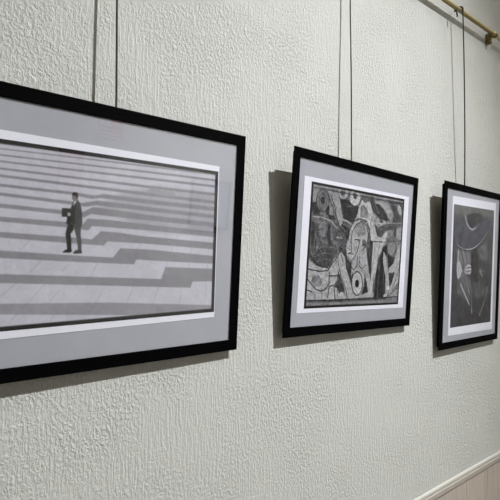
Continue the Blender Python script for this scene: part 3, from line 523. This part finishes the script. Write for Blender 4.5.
def print_mesh(name, parent, corners, inner, ops, base, edge, ref, step, t, m, noise, albedo):
    """corners/inner: TL,TR,BR,BL in mm on the sheet. A single mesh whose vertices carry the ink."""
    TL, TR, BR, BL = [np.array(c, float) for c in corners]
    nx = int(max(np.linalg.norm(TR - TL), np.linalg.norm(BR - BL)) / step); ny = int(max(np.linalg.norm(TL - BL), np.linalg.norm(TR - BR)) / step)
    A, B = np.meshgrid(np.linspace(0, 1, nx + 1), np.linspace(0, 1, ny + 1))
    A = A.ravel()[:, None]; B = B.ravel()[:, None]
    Q = (TL * (1 - A) + TR * A) * (1 - B) + (BL * (1 - A) + BR * A) * B
    X, Y = Q[:, 0], Q[:, 1]
    img = base(X, Y) if callable(base) else np.tile(np.array(base, float), (len(X), 1))
    img = paint(X, Y, img, ops)
    for s, amp, sd in noise:
        img = img + (value_noise(X, Y, s, sd) * 2 * amp)[:, None]
    if inner:
        mask = np.zeros((len(X), 3)); mask = paint(X, Y, mask, [('P', (1, 1, 1), 1.6, [tuple(c) for c in inner])])
        img = img * mask + np.array(edge, float) * (1 - mask)
    c = np.clip(img, 2, 255) / 255; L_ = np.where(c <= .04045, c / 12.92, ((c + .055) / 1.055) ** 2.4)
    lum = L_.mean(1, keepdims=True)
    L_ = L_ * np.maximum(lum - HAZE, .1 * lum) / lum / (np.array(lin(ref)) - HAZE) * np.array(albedo)
    me = bpy.data.meshes.new(name); n = len(X)
    co = np.empty((n, 3)); co[:, 0] = X / 1000; co[:, 1] = -t; co[:, 2] = Y / 1000
    me.vertices.add(n); me.vertices.foreach_set('co', co.ravel())
    i = np.arange(ny)[:, None] * (nx + 1) + np.arange(nx)[None, :]
    f = np.stack([i, i + nx + 1, i + nx + 2, i + 1], -1).reshape(-1, 4)
    me.loops.add(f.size); me.loops.foreach_set('vertex_index', f.ravel())
    me.polygons.add(len(f)); me.polygons.foreach_set('loop_start', np.arange(len(f)) * 4)
    me.update(calc_edges=True); me.validate()
    ca = me.color_attributes.new('ink', 'FLOAT_COLOR', 'POINT')
    ca.data.foreach_set('color', np.concatenate([L_, np.ones((n, 1))], 1).ravel())
    me.materials.append(m)
    return link(bpy.data.objects.new(name, me), parent)
HAZE = .011

# ------------------------------------------------------------------ framed pictures
def sheet(corners, t0, t1, nx=1):
    bm = bmesh.new()
    a = [bm.verts.new((x / 1000, -t0, z / 1000)) for x, z in corners]; b = [bm.verts.new((x / 1000, -t1, z / 1000)) for x, z in corners]
    bm.faces.new(a); bm.faces.new(b[::-1])
    for i in range(4): bm.faces.new((a[i], a[(i + 1) % 4], b[(i + 1) % 4], b[i]))
    return bm

def moulding(w, h):
    # a lipped profile: the face oversails a narrower rebate at the back
    P = [(.0095, .0004), (.0075, .0075), (.0006, .0105), (0, .0112), (0, .0120), (.0004, .0126), (.0014, .0129), (.0192, .0129), (.0203, .0126), (.0208, .0121), (.0208, .0118), (.0150, .0118), (.0150, .0004)]
    bm = bmesh.new(); rings = []
    for i, t in P:
        x, z = w / 2 - i, h / 2 - i
        rings.append([bm.verts.new((sx * x, -t, sz * z)) for sx, sz in ((-1, 1), (1, 1), (1, -1), (-1, -1))])
    for a, b in zip(rings, rings[1:] + rings[:1]):
        for k in range(4): bm.faces.new((a[k], a[(k + 1) % 4], b[(k + 1) % 4], b[k]))
    return bm

def picture(name, label, cat, cen, ang, w, h, paper, prn):
    ti, tw, ro = ang
    R = Matrix.Rotation(-tw, 4, 'Z') @ Matrix.Rotation(ti, 4, 'X') @ Matrix.Rotation(-ro, 4, 'Y')
    base = Vector(cen) + R @ Vector((0, 0, -h / 2))
    t = thing(name, label, cat, base, R.to_euler(), 'black framed black and white photographs')
    up = Vector((0, 0, h / 2))
    def lift(o): o.location = up; return o
    lift(obj('frame_moulding', moulding(w, h), M['black'], t))
    bm = bmesh.new(); box(bm, -w / 2 + .0155, w / 2 - .0155, -.0080, -.0008, -h / 2 + .0155, h / 2 - .0155); lift(obj('backing_board', bm, M['board'], t))
    bm = bmesh.new(); box(bm, -w / 2 + .0155, w / 2 - .0155, -.0108, -.0084, -h / 2 + .0155, h / 2 - .0155); lift(obj('mount_board', bm, M['mount'], t))
    lift(obj('photo_paper', sheet(paper, .01085, .0113), M['paper'], t))
    lift(print_mesh('printed_photo', t, **prn))
    bm = bmesh.new(); box(bm, -w / 2 + .0155, w / 2 - .0155, -.0123, -.0117, -h / 2 + .0155, h / 2 - .0155); lift(obj('glass_pane', bm, M['glass'], t))
    return t

def hat_base(X, Y):
    g = np.clip((Y + 190) / 380, 0, 1)[:, None]
    return np.array([50, 50, 55.]) * (1 - g) + np.array([73, 74, 77.]) * g

PM = (print_mat('plaza_photo_ink', .03), print_mat('mural_photo_ink', .20), print_mat('hat_photo_ink', .05))
ALB = (.84, .85, .94)
picture('framed_photograph', 'large black framed photo of a suited man walking across striped paving', 'framed picture',
        (.37925, -.01469, 1.5431), (.06633, -.00901, .00192), .5, .40797,
        [(-196, 140), (190.2, 139), (192.8, -137.5), (-193, -143)],
        dict(corners=[(-192, 127.8), (187.9, 129.4), (191.6, -127.8), (-189, -132.2)], inner=[(-185, 121.5), (181, 123.5), (184.8, -121.5), (-182, -125.6)],
             ops=ART[0], base=(172, 170, 185), edge=(32, 33, 36), ref=(206, 205, 220), step=1.1, t=.0114, m=PM[0], noise=[(3, 3, 1), (9, 3, 2), (40, 5, 3)], albedo=ALB))
picture('framed_photograph', 'black framed photo of a carved mural of entwined abstract figures, hanging in the middle', 'framed picture',
        (1.00193, -.01378, 1.54457), (.06527, -.00359, -.02351), .49143, .40098,
        [(-207.9, 143.5), (205, 145.1), (208.5, -150.5), (-207, -150.5)],
        dict(corners=[(-184.7, 134.5), (183.8, 136.6), (184.1, -141), (-184.9, -141.2)], inner=[(-178.4, 129.6), (179, 131), (178.4, -136.2), (-178.6, -135.4)],
             ops=ART[1], base=(84, 84, 90), edge=(30, 31, 35), ref=(222, 223, 236), step=1.0, t=.0114, m=PM[1], noise=[(1.8, 16, 4), (3.5, 12, 5), (7, 12, 9), (16, 8, 6)], albedo=(.90, .915, 1.0)))
picture('framed_photograph', 'portrait-format black framed photo of a figure under a wide dark hat', 'framed picture',
        (1.60051, -.01201, 1.50004), (.04434, -.00642, -.00964), .40797, .49743,
        [(-148.9, 209), (156.1, 215), (160, -211.6), (-148.7, -210.2)],
        dict(corners=[(-140.5, 184.9), (144, 189), (143.8, -186), (-138.2, -187)], inner=None,
             ops=ART[2], base=hat_base, edge=(60, 60, 60), ref=(186, 186, 192), step=1.2, t=.0114, m=PM[2], noise=[(2.5, 4, 7), (6, 5, 8), (16, 7, 10)], albedo=ALB))

# ------------------------------------------------------------------ picture rail
ZR, YR, RR = 2.3035, -.0225, .0070
def rail(x0, x1, label, m, brackets, knob0, knob1):
    t = thing('picture_rail', label, 'rail', ((x0 + x1) / 2, 0, ZR), None, 'brass picture rails')
    c = (x0 + x1) / 2
    obj('rail_tube', tube(bmesh.new(), [(x0 - c, YR, 0), (x1 - c, YR, 0)], RR, 20), m, t, True)
    for s, e, on in ((-1, x0 - c, knob0), (1, x1 - c, knob1)):
        if not on: continue
        obj('end_cap', tube(bmesh.new(), [(e - s * .014, YR, 0), (e - s * .010, YR, 0), (e, YR, 0), (e + s * .004, YR, 0), (e + s * .006, YR, 0)], [.0085, .0102, .0102, .0085, .004], 20), M['brass_dark'], t, True)
    for bx in brackets:
        b = bx - c
        bm = bmesh.new(); box(bm, b - .008, b + .008, -.016, 0, -.031, .003, .0015); box(bm, b - .0055, b + .0055, -.020, -.014, -.012, .006, .001)
        bk = obj('wall_bracket', bm, M['brass_dark'], t)
        obj('clamp_ring', tube(bmesh.new(), [(b - .007, YR, 0), (b - .006, YR, 0), (b + .006, YR, 0), (b + .007, YR, 0)], [.0074, .0088, .0088, .0074], 20), M['brass'], bk, True)
        obj('screw', tube(bmesh.new(), [(b, -.0155, -.0150), (b, -.0185, -.0150), (b, -.020, -.0150)], [.0055, .0055, .002], 12), M['brass'], bk, True)
        obj('screw', tube(bmesh.new(), [(b, -.0155, -.0260), (b, -.0185, -.0260), (b, -.020, -.0260)], [.0045, .0045, .002], 12), M['brass'], bk, True)
    return t
rail(-1.2, 1.794, 'long aged brass tube picture rail from which the dark cords hang', M['brass'], (-1.0, .35 - .75, 1.776), True, True)
rail(1.822, 3.6, 'paler brass picture rail tube starting at the right edge beyond the bracket', M['brass_light'], (2.1, 3.4), False, True)

# ------------------------------------------------------------------ hanging cords
def cord(label, xt, xb, zb, yb, r, front):
    t = thing('hanging_cord', label, 'cord', (xt, 0, zb), None, 'dark picture hanging cords')
    L = lambda p: (p[0] - xt, p[1], p[2] - zb)
    yf = YR - RR - r if front else YR + .004
    pts = [(xt, yf, ZR + (.003 if front else -.012)), (xt + (xb - xt) * .3, yf + .0005, ZR + (zb - ZR) * .3), (xt + (xb - xt) * .65, (yf + yb) / 2 - .001, ZR + (zb - ZR) * .65), (xb, yb, zb + .012), (xb, yb + .002, zb - .012), (xb, yb + .012, zb - .05)]
    obj('cord_strand', tube(bmesh.new(), [L(p) for p in smooth_path(pts, 6)], r, 8), M['cord'], t, True)
    e = RR + .0026
    # hook over the rail with its tail hanging down beside the cord
    if not front:
        e = RR + .0024
        hk = [(xt, YR + e * math.sin(a), ZR - e * math.cos(a)) for a in [2 * PI * k / 10 for k in range(11)]] + [(xt, yf, ZR - .02)]
    else: hk = [(xt, yf, ZR - .006), (xt, yf, ZR + .004), (xt - .002, YR - e * .75, ZR + e * .75), (xt - .004, YR, ZR + e * 1.05), (xt - .010, YR + e * .8, ZR + e * .7),
          (xt - .014, YR + e * 1.02, ZR), (xt - .020, YR + e * .72, ZR - e * .72), (xt - .024, YR - .001, ZR - e * 1.1), (xt - .025, YR - .003, ZR - e * 1.1 - .018)]
    obj('hook', tube(bmesh.new(), [L(p) for p in smooth_path(hk, 6)], .0024, 8), M['hook'], t, True)
    return t
cord('dark cord holding the striped paving photo, leftmost of the three', .3700, .3686, 1.7535, -.0245, .0018, 0)
cord('dark cord holding the mural photo, middle of the three', .9840, .9735, 1.751, -.0245, .0016, 0)
cord('dark cord with its hook in view on the brass rail, above the hat photo', 1.5358, 1.5530, 1.753, -.0225, .0020, 1)

# ------------------------------------------------------------------ opposite wall (seen only as faint reflections in the glass)
t = thing('wall_sign', 'small red safety sign with white bars, faintly mirrored in the left glass', 'sign', (1.425, YO, 1.975))
bm = bmesh.new(); box(bm, -.082, .082, 0, .003, 0, .137, .001); obj('sign_plate', bm, M['red'], t)
bm = bmesh.new()
for z0, z1, a, b in ((.012, .022, -.07, .07), (.034, .044, -.07, .05), (.060, .066, -.075, .075)): box(bm, a, b, .003, .0036, z0, z1)
for q in ((-.072, -.040), (-.03, .0)): box(bm, q[0], q[1], .003, .0036, .082, .122)
obj('sign_marks', bm, M['signwhite'], t)
t = thing('wall_sign', 'dark red notice panel below the red sign, faintly mirrored in the left glass', 'sign', (1.195, YO, 1.635))
bm = bmesh.new(); box(bm, -.075, .075, 0, .004, 0, .25, .001); obj('panel_plate', bm, M['dred'], t)
bm = bmesh.new(); box(bm, -.064, .064, .004, .005, .012, .07); box(bm, -.064, .064, .004, .005, .09, .238); obj('panel_field', bm, M['red'], t)
t = thing('framed_photograph', 'square dark framed print on the opposite wall, faintly mirrored in the left glass', 'framed picture', (2.225, YO, 1.475))
bm = bmesh.new(); w2, h_ = .178, .35
for a in ((-w2, w2, 0, .014, 0, .018), (-w2, w2, 0, .014, h_ - .018, h_), (-w2, -w2 + .018, 0, .014, .018, h_ - .018), (w2 - .018, w2, 0, .014, .018, h_ - .018)): box(bm, *a)
obj('frame_moulding', bm, M['black'], t)
bm = bmesh.new(); box(bm, -w2 + .018, w2 - .018, .002, .008, .018, h_ - .018); obj('mount_board', bm, M['mount'], t)
bm = bmesh.new(); box(bm, -.09, .09, .008, .009, .09, .26); obj('printed_photo', bm, M['paint'], t)

# ------------------------------------------------------------------ lights
LAMP_POS, LAMP_AIM, LAMP_W, LAMP_C, LAMP_R, LAMP_ANG, LAMP_BLEND = (2.45, -1.9, 4.25), (-.3, 0, -.6), 1140, (.985, .99, 1), .014, 1.0, 1
FILL_PANELS = [(-1.2, -1.2, 10), (3.4, -1.2, 24)]
def spotlight(label, pos, aim, watt, colr, rad, ang, blend):
    LP = Vector(pos); d = (Vector(aim) - LP).normalized()
    t = thing('ceiling_spotlight', label, 'lamp', (LP.x, LP.y, H), None, 'white ceiling spotlights')
    loc = LP - Vector((LP.x, LP.y, H))
    obj('stem', tube(bmesh.new(), [(0, 0, 0), (0, 0, loc.z + .05)], .008, 10), M['lampwhite'], t, True)
    obj('lamp_housing', tube(bmesh.new(), [loc - d * .16, loc - d * .02], .045, 20), M['lampwhite'], t)
    obj('lens', tube(bmesh.new(), [loc - d * .02, loc - d * .018], .036, 20), emit_mat('lamp_lens', (1, .95, .85), 20), t)
    l = bpy.data.lights.new('spot', 'SPOT'); l.energy = watt; l.color = colr; l.shadow_soft_size = rad; l.spot_size = ang; l.spot_blend = blend
    lo = link(bpy.data.objects.new('spot_light', l)); lo.location = LP; lo.rotation_euler = d.to_track_quat('-Z', 'Y').to_euler()
spotlight('white spotlight under the ceiling aimed at the textured wall', LAMP_POS, LAMP_AIM, LAMP_W, LAMP_C, LAMP_R, LAMP_ANG, LAMP_BLEND)
spotlight('white spotlight under the ceiling aimed at the opposite wall', (2.2, -.9, 4.25), (2.1, YO, 1.75), 900, (.95, .975, 1), .02, .66, 1)  # added out of view: lifts the opposite wall so its reflections show
for i, (px, py, w) in enumerate(FILL_PANELS):  # unseen panels added as soft fill to lift the shadows
    t = thing('ceiling_panel_light', ['square ceiling light panel above the near end of the corridor', 'square ceiling light panel above the far end of the corridor', 'square ceiling light panel behind the camera'][i], 'lamp', (px, py, H), None, 'ceiling light panels')
    bm = bmesh.new(); box(bm, -.31, .31, -.31, .31, -.03, -.001, .003); obj('panel_frame', bm, M['lampwhite'], t)
    bm = bmesh.new(); box(bm, -.28, .28, -.28, .28, -.034, -.0302); obj('diffuser', bm, emit_mat('panel_diffuser', (1, .98, .94), 1.5), t)
    l = bpy.data.lights.new('panel', 'AREA'); l.shape = 'SQUARE'; l.size = .56; l.energy = w; l.color = (1, .95, .86)
    lo = link(bpy.data.objects.new('panel_light', l)); lo.location = (px, py, H - .04)

wd = bpy.data.worlds.new('world'); SC.world = wd; wd.use_nodes = True
wd.node_tree.nodes['Background'].inputs[0].default_value = (.8, .85, .9, 1); wd.node_tree.nodes['Background'].inputs[1].default_value = .3

# ------------------------------------------------------------------ camera
cd = bpy.data.cameras.new('camera'); cam = link(bpy.data.objects.new('camera', cd))
r2 = Vector((.74866222, -.66295093, .00097091)); u2 = Vector((-.02132184, -.02261466, .99951686)); b2 = Vector((-.66260868, -.74832121, -.03106608))
cam.matrix_world = Matrix(((r2.x, u2.x, b2.x, 0), (r2.y, u2.y, b2.y, -.760751), (r2.z, u2.z, b2.z, 1.5), (0, 0, 0, 1)))
cd.sensor_width = 36; cd.lens = 506.705 / 500 * 36; cd.clip_start = .02
SC.camera = cam
SC.view_settings.view_transform = 'Standard'; SC.view_settings.look = 'None'; SC.view_settings.gamma = 1; SC.view_settings.use_curve_mapping = False
SC.view_settings.exposure = 0.01
